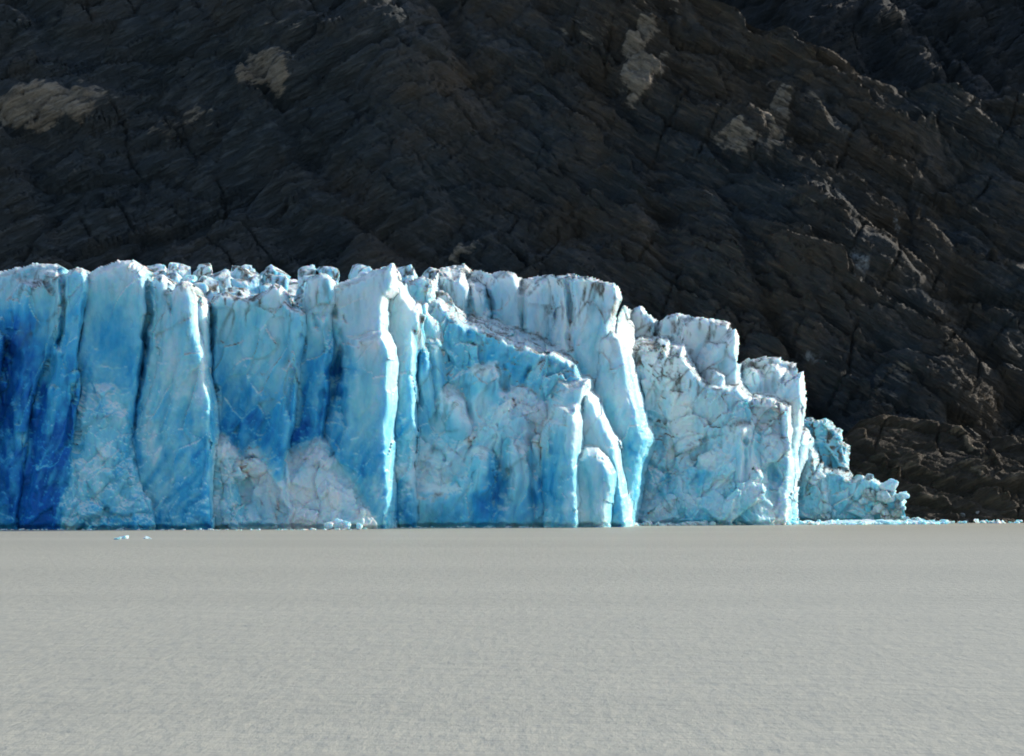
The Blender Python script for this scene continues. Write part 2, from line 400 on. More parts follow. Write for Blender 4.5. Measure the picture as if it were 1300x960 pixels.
def relief(forms, parent, px0, px1, py0, py1, step, thick=8.0):
    cols = np.arange(px0, px1, step); rows = np.arange(py0, py1, step)
    nc, nr = len(cols), len(rows)
    gx, gy = np.meshgrid(cols, rows); gx = gx.ravel().astype(np.float32); gy = gy.ravel().astype(np.float32)
    o = np.zeros_like(gx)
    P3 = lambda sc, k, sy=1.0: np.stack([gx / sc, gy / (sc * sy), o + k], 1)
    wx = gx + 3.5 * fbm(P3(45, 1.5, 1.6), 201, 2) + 4.0 * facet(P3(24, 2.5, 1.8), 202, .6, .1)[0] + 1.1 * facet(P3(7, 2.7, 1.4), 205, .7, .1)[0]
    wy = gy + 2.0 * fbm(P3(40, 3.5), 203, 2) + 3.5 * facet(P3(18, 4.5), 204, .6, .15)[0] + .8 * facet(P3(6, 4.7), 206, .7, .15)[0]
    cur = np.full(len(gx), 1e6, np.float32); raw = cur.copy(); own = np.full(len(gx), -1); dmin = np.full(len(gx), 1e6, np.float32)
    for t, f in enumerate(forms):
        poly = f['poly']; xs = [p[0] for p in poly]; ys = [p[1] for p in poly]
        m = np.nonzero((wx > min(xs) - 45) & (wx < max(xs) + 45) & (wy > min(ys) - 30))[0]
        d, nx, ny = poly_sdf(wx[m], wy[m], poly)
        d = d * .1
        up = np.clip(-ny, 0, 1); dn = np.clip(ny, 0, 1); rt = np.clip(nx, 0, 1); lf = np.clip(-nx, 0, 1)
        a = f['ar'] * rt ** 2 + f['al'] * lf ** 2 + f['at'] * up ** 2 + .2 * dn ** 2
        # the nearest ridge runs down the right side of the form
        rr = np.arange(300, 710, 2.0); right = np.full(len(rr), np.nan)
        for k, yy in enumerate(rr):
            h = [poly[q][0] + (yy - poly[q][1]) / (poly[(q + 1) % len(poly)][1] - poly[q][1]) * (poly[(q + 1) % len(poly)][0] - poly[q][0])
                 for q in range(len(poly)) if (poly[q][1] > yy) != (poly[(q + 1) % len(poly)][1] > yy)]
            if h: right[k] = max(h)
        ok = ~np.isnan(right); right = np.interp(wy[m], rr[ok], right[ok])
        soft = f['r'] * np.log1p(np.exp(np.clip(d / f['r'], -30, 30)))
        Y = f['Y'] + a * soft + f['rake'] * .1 * np.maximum(right - wx[m], -6) + f['lean'] * np.maximum(0, (668 - wy[m]) * .1) + 1.2 * np.clip(d - 1.2, 0, 9) ** 2
        Y = Y.astype(np.float32)
        b = Y < raw[m]
        own[m[b]] = t; raw[m] = np.minimum(raw[m], Y)
        dmin[m] = np.minimum(dmin[m], d)
        c = cur[m]; k = f['k']
        h = np.clip(.5 + .5 * (c - Y) / k, 0, 1)
        cur[m] = np.where(c > 1e5, Y, c * (1 - h) + Y * h - k * h * (1 - h))
    ok = (dmin < .32) & (own >= 0); okg = ok.reshape(nr, nc)
    cl = np.zeros(len(gx), np.float32)
    if forms is CLIFF:
        for pts, hw, dep in CLEFTS:
            xs = [p[0] for p in pts]; ys = [p[1] for p in pts]
            m = np.nonzero((wx > min(xs) - 40) & (wx < max(xs) + 40) & (wy > min(ys) - 40) & (wy < max(ys) + 40))[0]
            best = np.full(len(m), 1e6); tot = sum(math.dist(p, q_) for p, q_ in zip(pts[:-1], pts[1:])); run = 0; along = np.zeros(len(m))
            for (x0, y0), (x1, y1) in zip(pts[:-1], pts[1:]):
                ex, ey = x1 - x0, y1 - y0
                t = np.clip(((wx[m] - x0) * ex + (wy[m] - y0) * ey) / (ex * ex + ey * ey), 0, 1)
                L = math.hypot(ex, ey); dd = np.hypot(wx[m] - x0 - t * ex, wy[m] - y0 - t * ey) * .1
                along = np.where(dd < best, (run + t * L) / tot, along); best = np.minimum(best, dd); run += L
            mod = .45 + .55 * sstep(-.35, .35, noise(np.stack([gx[m] / 12, gy[m] / 22, o[m] + dep], 1), 207))
            g = np.clip(1 - best / (hw * 1.7 * (.5 + .7 * mod)), 0, 1) * mod * sstep(1.0, .65, along)
            cur[m] += .62 * dep * g; cl[m] = np.maximum(cl[m], g)
    cur = np.where(ok, cur, 440)
    tint = np.zeros(len(gx), np.float32)
    tx = gx + 14 * fbm(P3(22, 7.5), 301, 4); ty = gy + 14 * fbm(P3(22, 8.5), 302, 4)
    if forms is CLIFF:
        for cx, cy, rx, ry, am in TINTS: tint += (.75 if am > 0 else .36) * am * sstep(1.35, .3, np.hypot((tx - cx) / rx, (ty - cy) / ry))
    mp = {}
    for key in ('blue', 'grad', 'flute', 'fac', 'dirt', 'grain', 'white_top', 'topdirt', 'jumble', 'top'):
        a = np.zeros(len(gx), np.float32)
        for t, f in enumerate(forms):
            val = f[key] if key != 'top' else Z(min(p[1] for p in f['poly']), f['Y'])
            a[own == t] = val
        mp[key] = blur(a.reshape(nr, nc), okg, max(1, int(5 / step))).ravel()
    v = np.stack([X(gx, cur), cur, Z(gy, cur)], 1)
    def normals(v):
        g = v.reshape(nr, nc, 3)
        du = np.gradient(g, axis=1); dv = np.gradient(g, axis=0)
        n_ = np.cross(dv, du).reshape(-1, 3)
        n_ /= np.linalg.norm(n_, axis=1, keepdims=True) + 1e-9
        return np.where(n_[:, 1:2] > 0, -n_, n_).astype(np.float32)
    nrm = normals(v); zt = mp['top']
    low = sstep(3, 22, zt - v[:, 2])
    q = v + 1.3 * np.stack([noise(v / 5.0, 3), noise(v / 5.0, 4), noise(v / 5.0, 5)], 1)
    diag = q.copy(); diag[:, 0] = q[:, 0] * .85 - q[:, 2] * .5; diag[:, 2] = q[:, 0] * .5 + q[:, 2] * .85
    fl = np.abs(noise(q / np.array([2.6, 2.6, 15.0]), 21)) ** .8
    fl2 = noise(q / np.array([6.0, 6.0, 24.0]), 31)
    fc, crack = facet(diag / np.array([3.2, 3.2, 7.0]), 41, .8, .22)
    fc2, _ = facet(q / np.array([1.2, 1.2, 1.9]), 51, .8, .25)
    fc3, _ = facet(v / np.array([.7, .7, 1.0]), 52, .6, .3)
    jb, jc = facet(diag / np.array([2.6, 2.6, 3.2]), 55, .9, 1.1)
    jb2, _ = facet(q / np.array([1.0, 1.0, 1.1]), 56, .8, .9)
    big = fbm(v / 6.0, 61, 3); fine = fbm(v / 1.2, 71, 4, .6)
    J = mp['jumble'] * (.55 + .45 * sstep(-.3, .3, fbm(v / 7.0, 63, 2)))
    F = mp['fac']; fu = mp['flute'] * (1 - .4 * J)
    rg = .15 * mp['grain'] * (.5 + 1.4 * low * (.4 + sstep(-.3, .4, big)))
    d = fu * (fl * 1.6 - .6) + fu * 1.1 * fl2 + F * 1.9 * fc + (.42 * F * fc2 + .08 * F * fc3) * (.35 + .8 * low) + rg * .9 * fine + .45 * big + J * (1.2 * jb + .34 * jb2 - .15 * jc)
    d = d * (.12 + .88 * np.abs(nrm[:, 1]))
    v = v + nrm * d[:, None]
    v[:, 1] += .9 * sstep(.7, .15, v[:, 2] + .25 * noise(v / 1.1, 77)); nrm = normals(v)
    depth = np.clip((zt - v[:, 2]) / 30.0, 0, 1)
    streak = fbm(v / np.array([1.5, 1.5, 12.0]), 81, 3)
    ds = fbm(diag / np.array([.9, .9, 7.0]), 83, 4)
    pt = fbm(v / np.array([6.5, 6.5, 8.0]), 91, 4)
    b = mp['blue'] + mp['grad'] * (depth * 1.6 - .55) + .19 * pt + .08 * streak + .16 * ds * (.3 + low) + .10 * fc - .10 * (fl - .4)
    b = b - .15 * low * sstep(.1, .5, fbm(v / np.array([5.0, 5.0, 4.0]), 95, 4)) - .10 * J * jb + tint + .18 * cl
    up = sstep(.3, .75, nrm[:, 2])
    b = b - up * .40 * mp['white_top'] - sstep(2.5, 0, zt - v[:, 2]) * .12
    dd = mp['dirt'] * (.8 * sstep(.15, .6, fbm(v / np.array([1.0, 1.0, 5.0]), 101, 4)) + .8 * crack * (noise(v / 5.0, 111) > .02))
    dd = dd * (1.6 * sstep(9, 0, zt - v[:, 2]) * mp['topdirt'] + .06 + .2 * sstep(790, 830, gx) * sstep(640, 560, gy)) + 1.5 * up * mp['dirt'] * .9 * sstep(-.15, .4, fbm(v / 2.2, 121, 3)) * (zt - v[:, 2] < 16)
    b = np.clip(b, 0, 1); dd = np.clip(dd, 0, 1)
    idx = {f['seed']: t for t, f in enumerate(forms)}
    to = np.array([idx[JOIN.get(f['seed'], f['seed'])] for f in forms]); own = np.where(own >= 0, to[own], -1)
    ii = np.arange((nr - 1) * (nc - 1)); a0 = (ii // (nc - 1)) * nc + ii % (nc - 1)
    quad = np.stack([a0, a0 + nc, a0 + nc + 1, a0 + 1], 1)
    seam = np.zeros(len(gx), np.float32)
    for t in set(own[own >= 0]):
        mm = (own == t).reshape(nr, nc)
        seam[own == t] = blur(mm.astype(np.float32), okg, max(2, int(7 / step)), 1).ravel()[own == t]
    sss = sstep(.5, .95, seam)
    quad = quad[ok[quad].all(1)]; qo = own[quad[:, 0]]
    # a form cut down to a few cells goes to the form beside it
    for t in range(len(forms)):
        fq = quad[qo == t]
        if len(fq) < 40: continue
        used, inv = np.unique(fq, return_inverse=True); fq = inv.reshape(-1, 4); m = len(used)
        e = np.concatenate([fq[:, [k, (k + 1) % 4]] for k in range(4)])
        key = e[:, 0].astype(np.int64) * m + e[:, 1]; rev = e[:, 1].astype(np.int64) * m + e[:, 0]
        be = e[~np.isin(key, rev)]
        vv = np.concatenate([v[used], v[used] + np.array([0, thick, 0], np.float32)])
        side = np.stack([be[:, 1], be[:, 0], be[:, 0] + m, be[:, 1] + m], 1)
        faces = np.concatenate([fq, fq[:, ::-1] + m, side])
        me = mesh_np(forms[t]['name'], vv, faces)
        set_attr(me, 'blue', np.tile(b[used], 2)); set_attr(me, 'dirt', np.tile(dd[used], 2)); set_attr(me, 'opaque', np.tile(1 - sss[used], 2))
        part(forms[t]['name'], me, parent)

B = 700  # below the waterline
# --- left face, the bluest ice
slab('ice_tower', [(-170, B), (-170, 352), (-120, 340), (-70, 349), (-30, 346), (0, 347), (12, 345), (18, 342), (40, 338), (70, 337), (77, 342), (75, 360), (78, 390), (78, 430), (70, B)], 386, 12, blue=.62, grad=.35, flute=.5, seed=1)
slab('ice_tower', [(-180, B), (-165, 430), (-130, 400), (-95, 410), (-60, 395), (-20, 420), (5, 430), (-10, 520), (-15, B)], 380, 7, blue=.75, grad=.3, flute=.6, seed=2)
slab('ice_column', [(15, 455), (28, 420), (30, 385), (38, 363), (55, 360), (62, 367), (70, 374), (77, 382), (78, 420), (66, 450), (48, 480), (36, 540), (28, 600), (22, 640), (20, B), (-22, B), (-10, 640), (5, 530)], 381.5, 6, blue=.68, grad=.3, flute=.55, seed=3, dirt=.6)
slab('ice_tower', [(76, 352), (86, 344), (98, 340), (106, 344), (108, 372), (104, 420), (98, 470), (96, 540), (98, B), (30, B), (42, 600), (62, 500), (78, 430)], 379.5, 8, blue=.66, grad=.42, flute=.45, seed=4, dirt=.45)
slab('ice_tower', [(103, 375), (112, 352), (124, 341), (140, 335), (155, 333), (172, 335), (182, 343), (186, 358), (186, 400), (180, 450), (178, 490), (170, 560), (160, B), (85, B), (92, 560), (103, 470), (104, 410)], 381.5, 9, lean=.03, blue=.5, grad=.5, flute=.25, fac=.18, seed=5, soft=7, dirt=.15)
slab('ice_apron', [(90, B), (92, 610), (102, 560), (118, 520), (128, 500), (140, 530), (150, 580), (158, 620), (172, 640), (180, B)], 378, 6, lean=.16, blue=.55, grad=.3, flute=.35, fac=.5, seed=6, bulge=3.5, rake=0, grain=1.8, flare=0, dirt=.1, chunks=[([(95, 600), (150, 600), (170, 670), (95, 670)], 14, (.8, 2.0), 1.2, (-1.5, .3))])
slab('ice_column', [(189, 400), (191, 362), (198, 352), (206, 350), (212, 356), (213, 390), (214, 470), (212, B), (165, B), (172, 560), (180, 480), (188, 440)], 382, 7, lean=.05, blue=.46, grad=.4, flute=.3, fac=.25, seed=7, soft=6, dirt=.5, jit=.2)
slab('ice_column', [(212, 400), (218, 372), (226, 361), (235, 359), (244, 364), (248, 378), (247, 400), (252, 430), (262, 470), (270, 510), (272, 560), (270, 610), (266, B), (170, B), (174, 600), (186, 540), (200, 470)], 380, 8, lean=.06, blue=.4, grad=.32, flute=.42, fac=.3, seed=8, soft=5, dirt=.5, jit=.2)
slab('ice_column', [(247, 392), (255, 379), (262, 388), (265, 420), (267, 480), (268, B), (240, B), (246, 480)], 385, 6, blue=.42, grad=.35, flute=.3, seed=9, soft=5)
slab('ice_tower', [(268, 402), (272, 385), (280, 375), (300, 377), (320, 378), (330, 373), (342, 369), (350, 362), (358, 365), (364, 380), (372, 391), (382, 393), (388, 400), (386, 430), (379, 460), (372, 490), (367, 540), (368, 600), (366, B), (264, B), (268, 600), (272, 500)], 388, 9, lean=.05, blue=.5, grad=.34, flute=.45, fac=.3, seed=10, dirt=.8, soft=4)
slab('ice_column', [(272, B), (271, 600), (275, 565), (284, 578), (290, 600), (292, 620), (300, 650), (318, B)], 384, 5, lean=.12, blue=.32, grad=.2, fac=.5, seed=11, bulge=2.2, rake=.1, dirt=.1, chunks=[([(272, 580), (288, 590), (312, 672), (275, 672)], 14, (.5, 1.3), 1.2, (-.8, .4))])
slab('ice_column', [(352, 500), (362, 470), (372, 450), (378, 470), (374, 520), (362, 580), (358, B), (330, B), (338, 570)], 386.5, 5, blue=.55, grad=.3, flute=.5, seed=12)
slab('ice_column', [(385, 402), (390, 372), (396, 355), (408, 350), (420, 354), (424, 380), (423, 430), (420, 480), (412, 540), (405, B), (352, B), (362, 580), (372, 500), (382, 440)], 390, 8, lean=.05, blue=.5, grad=.42, flute=.55, seed=13, dirt=.35)
slab('ice_apron', [(305, B), (318, 640), (322, 590), (330, 575), (345, 575), (360, 600), (382, 590), (405, 575), (418, 590), (436, 620), (450, 645), (462, 668), (470, B)], 385.5, 7, lean=.22, blue=.17, grad=.16, flute=.3, fac=.5, seed=14, bulge=3.5, rake=0, grain=1.8, flare=0, dirt=.12, white_top=.4,
     chunks=[([(330, 590), (400, 590), (450, 650), (455, 675), (330, 675)], 50, (.5, 1.6), 1.1, (-1.2, .4))])
slab('ice_pillar', [(418, B), (412, 500), (418, 440), (420, 368), (440, 358), (465, 352), (480, 343), (493, 341), (499, 337), (502, 350), (500, 364), (491, 376), (489, 395), (487, 420), (489, 440), (492, 500), (494, B)], 391, 9, lean=.02, blue=.36, grad=.55, flute=.22, fac=.16, seed=15, soft=4, dirt=.3, jit=.2, rake=.25)
slab('ice_pillar', [(452, 440), (455, 432), (470, 427), (484, 424), (490, 432), (495, 445), (497, 462), (496, 480), (494, 530), (493, B), (436, B), (432, 590), (433, 540), (446, 490), (452, 470)], 387, 7, lean=.02, blue=.44, grad=.4, flute=.28, fac=.22, seed=16, soft=4, dirt=.12, jit=.18, rake=.25)
slab('ice_wall', [(-180, B), (-180, 420), (-60, 410), (60, 400), (140, 390), (200, 392), (262, 405), (266, B)], 386.5, 6, blue=.75, grad=.3, flute=.8, fac=.5, seed=52, rake=.0)
slab('ice_wall', [(255, B), (258, 420), (300, 405), (390, 400), (440, 385), (470, 380), (478, B)], 392.5, 6, blue=.72, grad=.3, flute=.8, fac=.5, seed=53, rake=.0)
# --- middle, recessed face
slab('ice_tower', [(490, B), (492, 480), (490, 400), (498, 362), (503, 346), (507, 354), (513, 366), (516, 378), (525, 392), (534, 396), (536, 410), (532, 428), (526, 452), (528, 520), (530, B)], 400, 8, lean=.05, blue=.30, grad=.25, flute=.3, fac=.3, seed=17, soft=4, dirt=.25)
slab('ice_tower', [(512, 372), (522, 358), (536, 353), (546, 358), (552, 380), (560, 385), (575, 400), (590, 412), (610, 420), (650, 436), (690, 449), (712, 455), (730, 466), (744, 490), (738, 512), (735, 560), (732, B), (500, B), (505, 470), (520, 420)], 408, 11, lean=.10, blue=.43, grad=.26, flute=.6, fac=.55, seed=18, rake=.03, dirt=.75, topdirt=1.2,
     chunks=[([(510, 430), (600, 430), (730, 480), (730, 665), (500, 665)], 60, (.9, 2.4), 1.9, (-1.2, .6)), ([(556, 390), (570, 405), (640, 440), (735, 470), (735, 480), (640, 452), (560, 412)], 34, (.5, 1.3), 1.1, (-1.2, .8))])
slab('ice_fin', [(527, 470), (533, 440), (542, 440), (545, 480), (548, 520), (540, 560), (534, B), (520, B), (522, 540)], 405, 5, blue=.5, grad=.2, flute=.3, seed=19, bulge=2.2, rake=.1, soft=4)
slab('ice_fin', [(556, 520), (566, 505), (578, 515), (590, 540), (588, 570), (580, B), (545, B), (544, 560)], 405, 5, blue=.38, grad=.2, flute=.3, seed=20, bulge=2.2, rake=.1, soft=4)
slab('ice_fin', [(604, 500), (606, 475), (622, 470), (632, 480), (634, 520), (640, B), (590, B), (596, 540)], 406, 5, blue=.4, grad=.2, flute=.4, seed=21, bulge=2.2, rake=.1)
slab('ice_apron', [(494, B), (494, 548), (520, 549), (550, 561), (575, 578), (600, 575), (622, 553), (640, 528), (655, 510), (668, 522), (675, 560), (668, 600), (650, 620), (620, 640), (600, B)], 402.5, 6, lean=.20, blue=.26, grad=.16, flute=.3, fac=.5, seed=22, bulge=3.5, rake=0, grain=1.8, flare=0, dirt=.25, topdirt=.2, white_top=.3,
     chunks=[([(500, 560), (560, 570), (650, 530), (665, 580), (600, 640), (500, 650)], 50, (.6, 1.8), 1.0, (-1.0, .4))])
slab('ice_column', [(500, B), (505, 640), (530, 630), (545, 622), (560, 628), (585, 622), (600, 600), (612, 585), (622, 600), (622, B)], 400.5, 5, lean=.08, blue=.5, grad=.1, flute=.7, fac=.35, seed=23, bulge=2.2, rake=.1)
slab('ice_column', [(622, B), (626, 660), (638, 640), (648, 575), (655, 565), (668, 575), (676, 600), (678, B)], 401.5, 5, lean=.08, blue=.42, grad=.2, flute=.5, fac=.4, seed=24, bulge=2.2, rake=.1)
slab('ice_column', [(680, B), (684, 640), (690, 610), (700, 590), (712, 600), (718, 640), (722, B)], 403.5, 5, lean=.1, blue=.58, grad=.2, flute=.4, fac=.4, seed=25, bulge=2.2, rake=.1)
slab('ice_fin', [(700, 560), (712, 510), (722, 492), (745, 489), (738, 512), (733, 545), (728, 600), (724, B), (704, B)], 404, 6, lean=.05, blue=.42, grad=.3, flute=.3, seed=26, dirt=.3)
slab('ice_column', [(712, B), (714, 580), (718, 540), (724, 524), (731, 520), (736, 535), (737, 570), (735, 600), (732, B)], 398, 5, lean=.05, blue=.34, grad=.3, flute=.25, fac=.2, seed=27, rake=.15, soft=6, jit=.15)
slab('ice_column', [(726, B), (728, 640), (732, 602), (738, 582), (748, 571), (760, 573), (772, 583), (778, 602), (776, 632), (771, B)], 400.5, 6, lean=.05, blue=.46, grad=.3, flute=.25, fac=.18, seed=28, rake=.15, soft=7, jit=.15, dirt=.05)
slab('ice_fin', [(735, 535), (742, 515), (748, 505), (756, 512), (770, 540), (781, 566), (784, 590), (788, 612), (795, 640), (799, B), (765, B), (745, 620)], 405, 7, lean=.06, blue=.3, grad=.3, flute=.3, fac=.25, seed=29, soft=4, dirt=.1, jit=.2)
slab('ice_fin', [(756, 520), (760, 470), (764, 446), (770, 430), (778, 424), (788, 430), (795, 452), (798, 472), (803, 495), (810, 520), (814, 545), (821, 558), (816, 575), (808, 600), (803, 640), (802, B), (770, B), (772, 600)], 414, 8, lean=.05, blue=.36, grad=.3, flute=.35, fac=.25, seed=30, soft=4, dirt=.3, jit=.2)
# --- columns standing behind the middle
slab('ice_pillar', [(700, B), (712, 500), (722, 440), (727, 400), (727, 356), (740, 352), (757, 356), (775, 359), (783, 362), (786, 378), (781, 395), (775, 410), (773, 430), (765, 446), (760, 480), (756, 502), (750, 530), (745, 580), (742, B)], 416, 9, lean=.02, blue=.28, grad=.35, flute=.4, fac=.2, seed=31, soft=3, dirt=.8, jit=.2, rake=.22)
slab('ice_column', [(664, 520), (666, 378), (680, 361), (700, 354), (712, 356), (719, 370), (722, 440), (722, 520)], 424, 8, lean=.02, blue=.19, grad=.22, flute=.3, fac=.2, seed=32, soft=5, dirt=.4)
slab('ice_column', [(624, 520), (625, 366), (632, 353), (645, 346), (655, 350), (660, 365), (662, 420), (664, 520)], 426, 8, lean=.02, blue=.19, grad=.22, flute=.3, fac=.2, seed=33, soft=5, dirt=.5)
slab('ice_column', [(594, 500), (596, 374), (604, 366), (616, 367), (622, 380), (624, 500)], 424, 8, lean=.02, blue=.28, grad=.25, flute=.3, fac=.2, seed=34, soft=5, dirt=.4)
slab('ice_column', [(566, 470), (570, 385), (576, 356), (584, 354), (592, 366), (596, 400), (597, 470)], 423, 8, lean=.02, blue=.3, grad=.25, flute=.3, fac=.25, seed=35, soft=4, dirt=.4)
slab('ice_tower', [(548, 440), (550, 360), (560, 344), (590, 338), (600, 346), (612, 345), (628, 349), (640, 345), (660, 354), (690, 352), (725, 350), (740, 352), (760, 360), (760, 440)], 434, 12, lean=.02, blue=.26, grad=.2, flute=.45, fac=.4, seed=36, rake=.03, dirt=.8)
# --- right section, paler ice
slab('ice_tower', [(790, 480), (796, 446), (820, 441), (845, 440), (852, 452), (866, 450), (874, 462), (885, 480), (900, 492), (940, 494), (955, 508), (985, 512), (1002, 520), (1004, B), (790, B)], 428, 12, lean=.12, blue=.17, grad=.18, flute=.4, fac=.5, seed=37, rake=.03, dirt=1.15, topdirt=.9,
     chunks=[([(805, 460), (860, 470), (950, 520), (990, 530), (990, 660), (805, 660)], 70, (.8, 2.4), 1.3, (-1.3, .5))])
slab('ice_tower', [(784, 470), (786, 405), (792, 392), (802, 396), (812, 390), (818, 398), (832, 409), (838, 470)], 442, 8, lean=.02, blue=.18, grad=.2, flute=.3, seed=38, dirt=.6)
slab('ice_tower', [(828, 480), (830, 418), (846, 405), (860, 401), (874, 403), (880, 410), (884, 480)], 441, 8, lean=.02, blue=.17, grad=.2, flute=.3, seed=39, dirt=.5, soft=5)
slab('ice_tower', [(861, 490), (863, 425), (870, 410), (884, 404), (902, 408), (922, 412), (925, 424), (920, 490)], 438, 8, lean=.02, blue=.17, grad=.2, flute=.3, seed=40, dirt=.6, soft=4)
slab('ice_fin', [(888, 500), (897, 465), (908, 440), (920, 430), (932, 421), (936, 430), (935, 470), (941, 500)], 434, 6, lean=.02, blue=.18, grad=.2, flute=.2, fac=.2, seed=41, dirt=.4, jit=.15)
slab('ice_column', [(855, 520), (858, 462), (866, 447), (873, 462), (878, 490), (885, 520)], 430, 4, lean=.04, blue=.15, grad=.1, flute=.2, seed=42, dirt=.3)
slab('ice_column', [(898, 530), (903, 490), (910, 474), (920, 480), (926, 530)], 431, 4, lean=.04, blue=.15, grad=.1, flute=.2, seed=43, dirt=.3)
slab('ice_tower', [(936, 530), (937, 466), (952, 458), (970, 455), (990, 457), (1007, 462), (1010, 470), (1004, 490), (1000, 530)], 444, 8, lean=.02, blue=.2, grad=.2, flute=.3, seed=44, dirt=.8, fac=.3)
slab('ice_column', [(950, 540), (955, 490), (964, 476), (972, 480), (973, 500), (965, 540)], 438, 4, lean=.02, blue=.16, grad=.1, flute=.2, seed=45, soft=5)
slab('ice_column', [(974, 530), (976, 480), (984, 468), (994, 471), (997, 490), (992, 530)], 439, 4, lean=.02, blue=.2, grad=.1, flute=.2, seed=46, soft=5)
slab('ice_pillar', [(975, B), (978, 640), (985, 560), (988, 520), (1000, 490), (1008, 480), (1018, 474), (1020, 490), (1021, 515), (1018, 532), (1013, 560), (1011, 600), (1013, 640), (1014, B)], 436, 8, lean=.02, blue=.24, grad=.22, flute=.25, fac=.2, seed=47, dirt=.25, soft=4, jit=.2, rake=.22)
slab('ice_fin', [(915, B), (918, 620), (925, 580), (938, 552), (944, 545), (946, 580), (947, B)], 426, 5, lean=.06, blue=.24, grad=.2, flute=.3, seed=48, bulge=2.2, rake=.1)
slab('ice_apron', [(800, B), (815, 655), (850, 640), (880, 610), (905, 590), (925, 580), (940, 600), (955, 620), (968, 645), (977, B)], 425, 6, lean=.18, blue=.30, grad=.2, flute=.35, fac=.5, seed=49, bulge=3.5, rake=0, grain=1.8, flare=0, dirt=.1, white_top=.4,
     chunks=[([(820, 660), (880, 620), (930, 600), (960, 650), (960, 670), (820, 670)], 34, (.6, 1.8), 1.2, (-1.0, .4))])

relief(CLIFF, glacier, -150, 1030, 322, 690, 1.3)

# --- the broken upper surface behind the cliff edge
SKY = np.array([(-300, 356), (-40, 354), (70, 349), (120, 336), (160, 330), (310, 327), (400, 333), (450, 331), (540, 336), (600, 346), (660, 354), (760, 356), (800, 400), (900, 420), (1010, 480)], float)
FRONT = np.array([(-300, 384), (0, 386), (300, 392), (500, 396), (600, 414), (800, 432), (1010, 446)], float)
def sky_py(px): return np.interp(px, SKY[:, 0], SKY[:, 1])
def front_y(px): return np.interp(px, FRONT[:, 0], FRONT[:, 1])
def field():
    cols = np.arange(-300, 1006, 3.2); rows = np.linspace(0, 1, 90)
    v = []
    for t in rows:
        for p in cols:
            yf = front_y(p) + 5.5
            if t < .18:                                    # front skirt, down into the lake
                u = t / .18; Y = yf + u * 1.5; py = 700 + u * (sky_py(p) + 74 - 700)
            else:
                u = (t - .18) / .82; Y = yf + 1.5 + u * 46; py = sky_py(p) + 50 * (1 - u) ** 1.3 + 24 + 4 * u
            v.append((X(p, Y), Y, Z(py, Y)))
    v = np.array(v, np.float32); nc = len(cols); nr = len(rows)
    i = np.arange((nr - 1) * (nc - 1)); r_, c_ = i // (nc - 1), i % (nc - 1); a = r_ * nc + c_
    f = np.stack([a, a + 1, a + nc + 1, a + nc], 1)
    me = mesh_np('ice_field', v, f)
    shape_ice(me, rake=0, blue=.34, grad=.3, flute=.3, fac=.7, rough=.2, soft=0, dirt=.9, top=float(Z(330, 410)), cell=2.6, seed=60)
    return part('ice_field', me)
field()
def serac(px, py, Y, r, tall, dirt, blue, seed):
    bm = bmesh.new(); z = Z(py, Y)
    add_chunk(bm, (X(px, Y), Y, z - r * tall), (r, r * .8, r * tall), 12, random.uniform(-.45, .45), .85)
    add_chunk(bm, (X(px, Y) + random.uniform(-.5, .5) * r, Y - .3 * r, z - r * tall * 1.6), (r * .9, r * .9, r * tall), 12, random.uniform(-.5, .5), .7)
    add_chunk(bm, (X(px, Y), Y + .3, z - r * tall * 2.2), (r * 1.1, r * 1.2, r * tall * 1.2), 14, 0, .8)
    me = voxel(bm, .24)
    shape_ice(me, rake=0, blue=blue, grad=.05, flute=.12, fac=.28, rough=.07, soft=1, dirt=dirt, seed=seed, cell=1.8)
    part('serac', me)
n = 0
for dy, f, cnt in [(7, .04, 18), (12, .24, 19), (18, .46, 19), (25, .70, 19), (33, .92, 20)]:
    for k in range(cnt):
        px = -90 + (k + random.uniform(.1, .9)) / cnt * (570 + 90)
        s_ = float(sky_py(px))
        py = s_ + 46 * (1 - f) + random.uniform(-5, 5)
        Y = float(front_y(px)) + dy + random.uniform(-2, 2)
        serac(px, py, Y, random.uniform(1.3, 2.4), random.uniform(.7, 1.3), random.uniform(.8, 2.0), random.uniform(.1, .35), n % 7); n += 1

# ------------------------------------------------------------------ low toe of the glacier on the right
toe = bpy.data.objects.new('glacier_toe', None); COL.objects.link(toe); toe.location = (X(1070, 452), 452, 0)
tag(toe, 'low broken dirty ice toe right of the last tall ice pillar', 'glacier toe')
def toe_slab(name, *a, **k): slab(name, *a, into=TOE, **k)
toe_slab('ice_ridge', [(1004, 640), (1008, 545), (1018, 535), (1030, 531), (1040, 536), (1050, 535), (1058, 545), (1066, 547), (1068, 560), (1076, 566), (1074, 590), (1081, 606), (1074, 640)], 456, 7, lean=.05, blue=.5, grad=.05, flute=.5, fac=.7, seed=70, dirt=1.8, topdirt=2.0, chunks=[1])
toe_slab('ice_lobe', [(1004, B), (1006, 580), (1014, 556), (1021, 553), (1026, 562), (1024, 580), (1014, 606), (1014, B)], 447, 5, blue=.3, grad=.1, flute=.15, fac=.15, seed=71, soft=6, dirt=.1)
toe_slab('ice_lobe', [(1022, 640), (1024, 585), (1031, 571), (1036, 580), (1038, 600), (1045, 592), (1049, 605), (1050, 640)], 451, 4, blue=.28, grad=.1, flute=.2, fac=.3, seed=72, dirt=.5, chunks=[([(1024, 580), (1046, 600), (1046, 620), (1024, 620)], 8, (.6, 1.1), 1.3, (-.6, .4))])
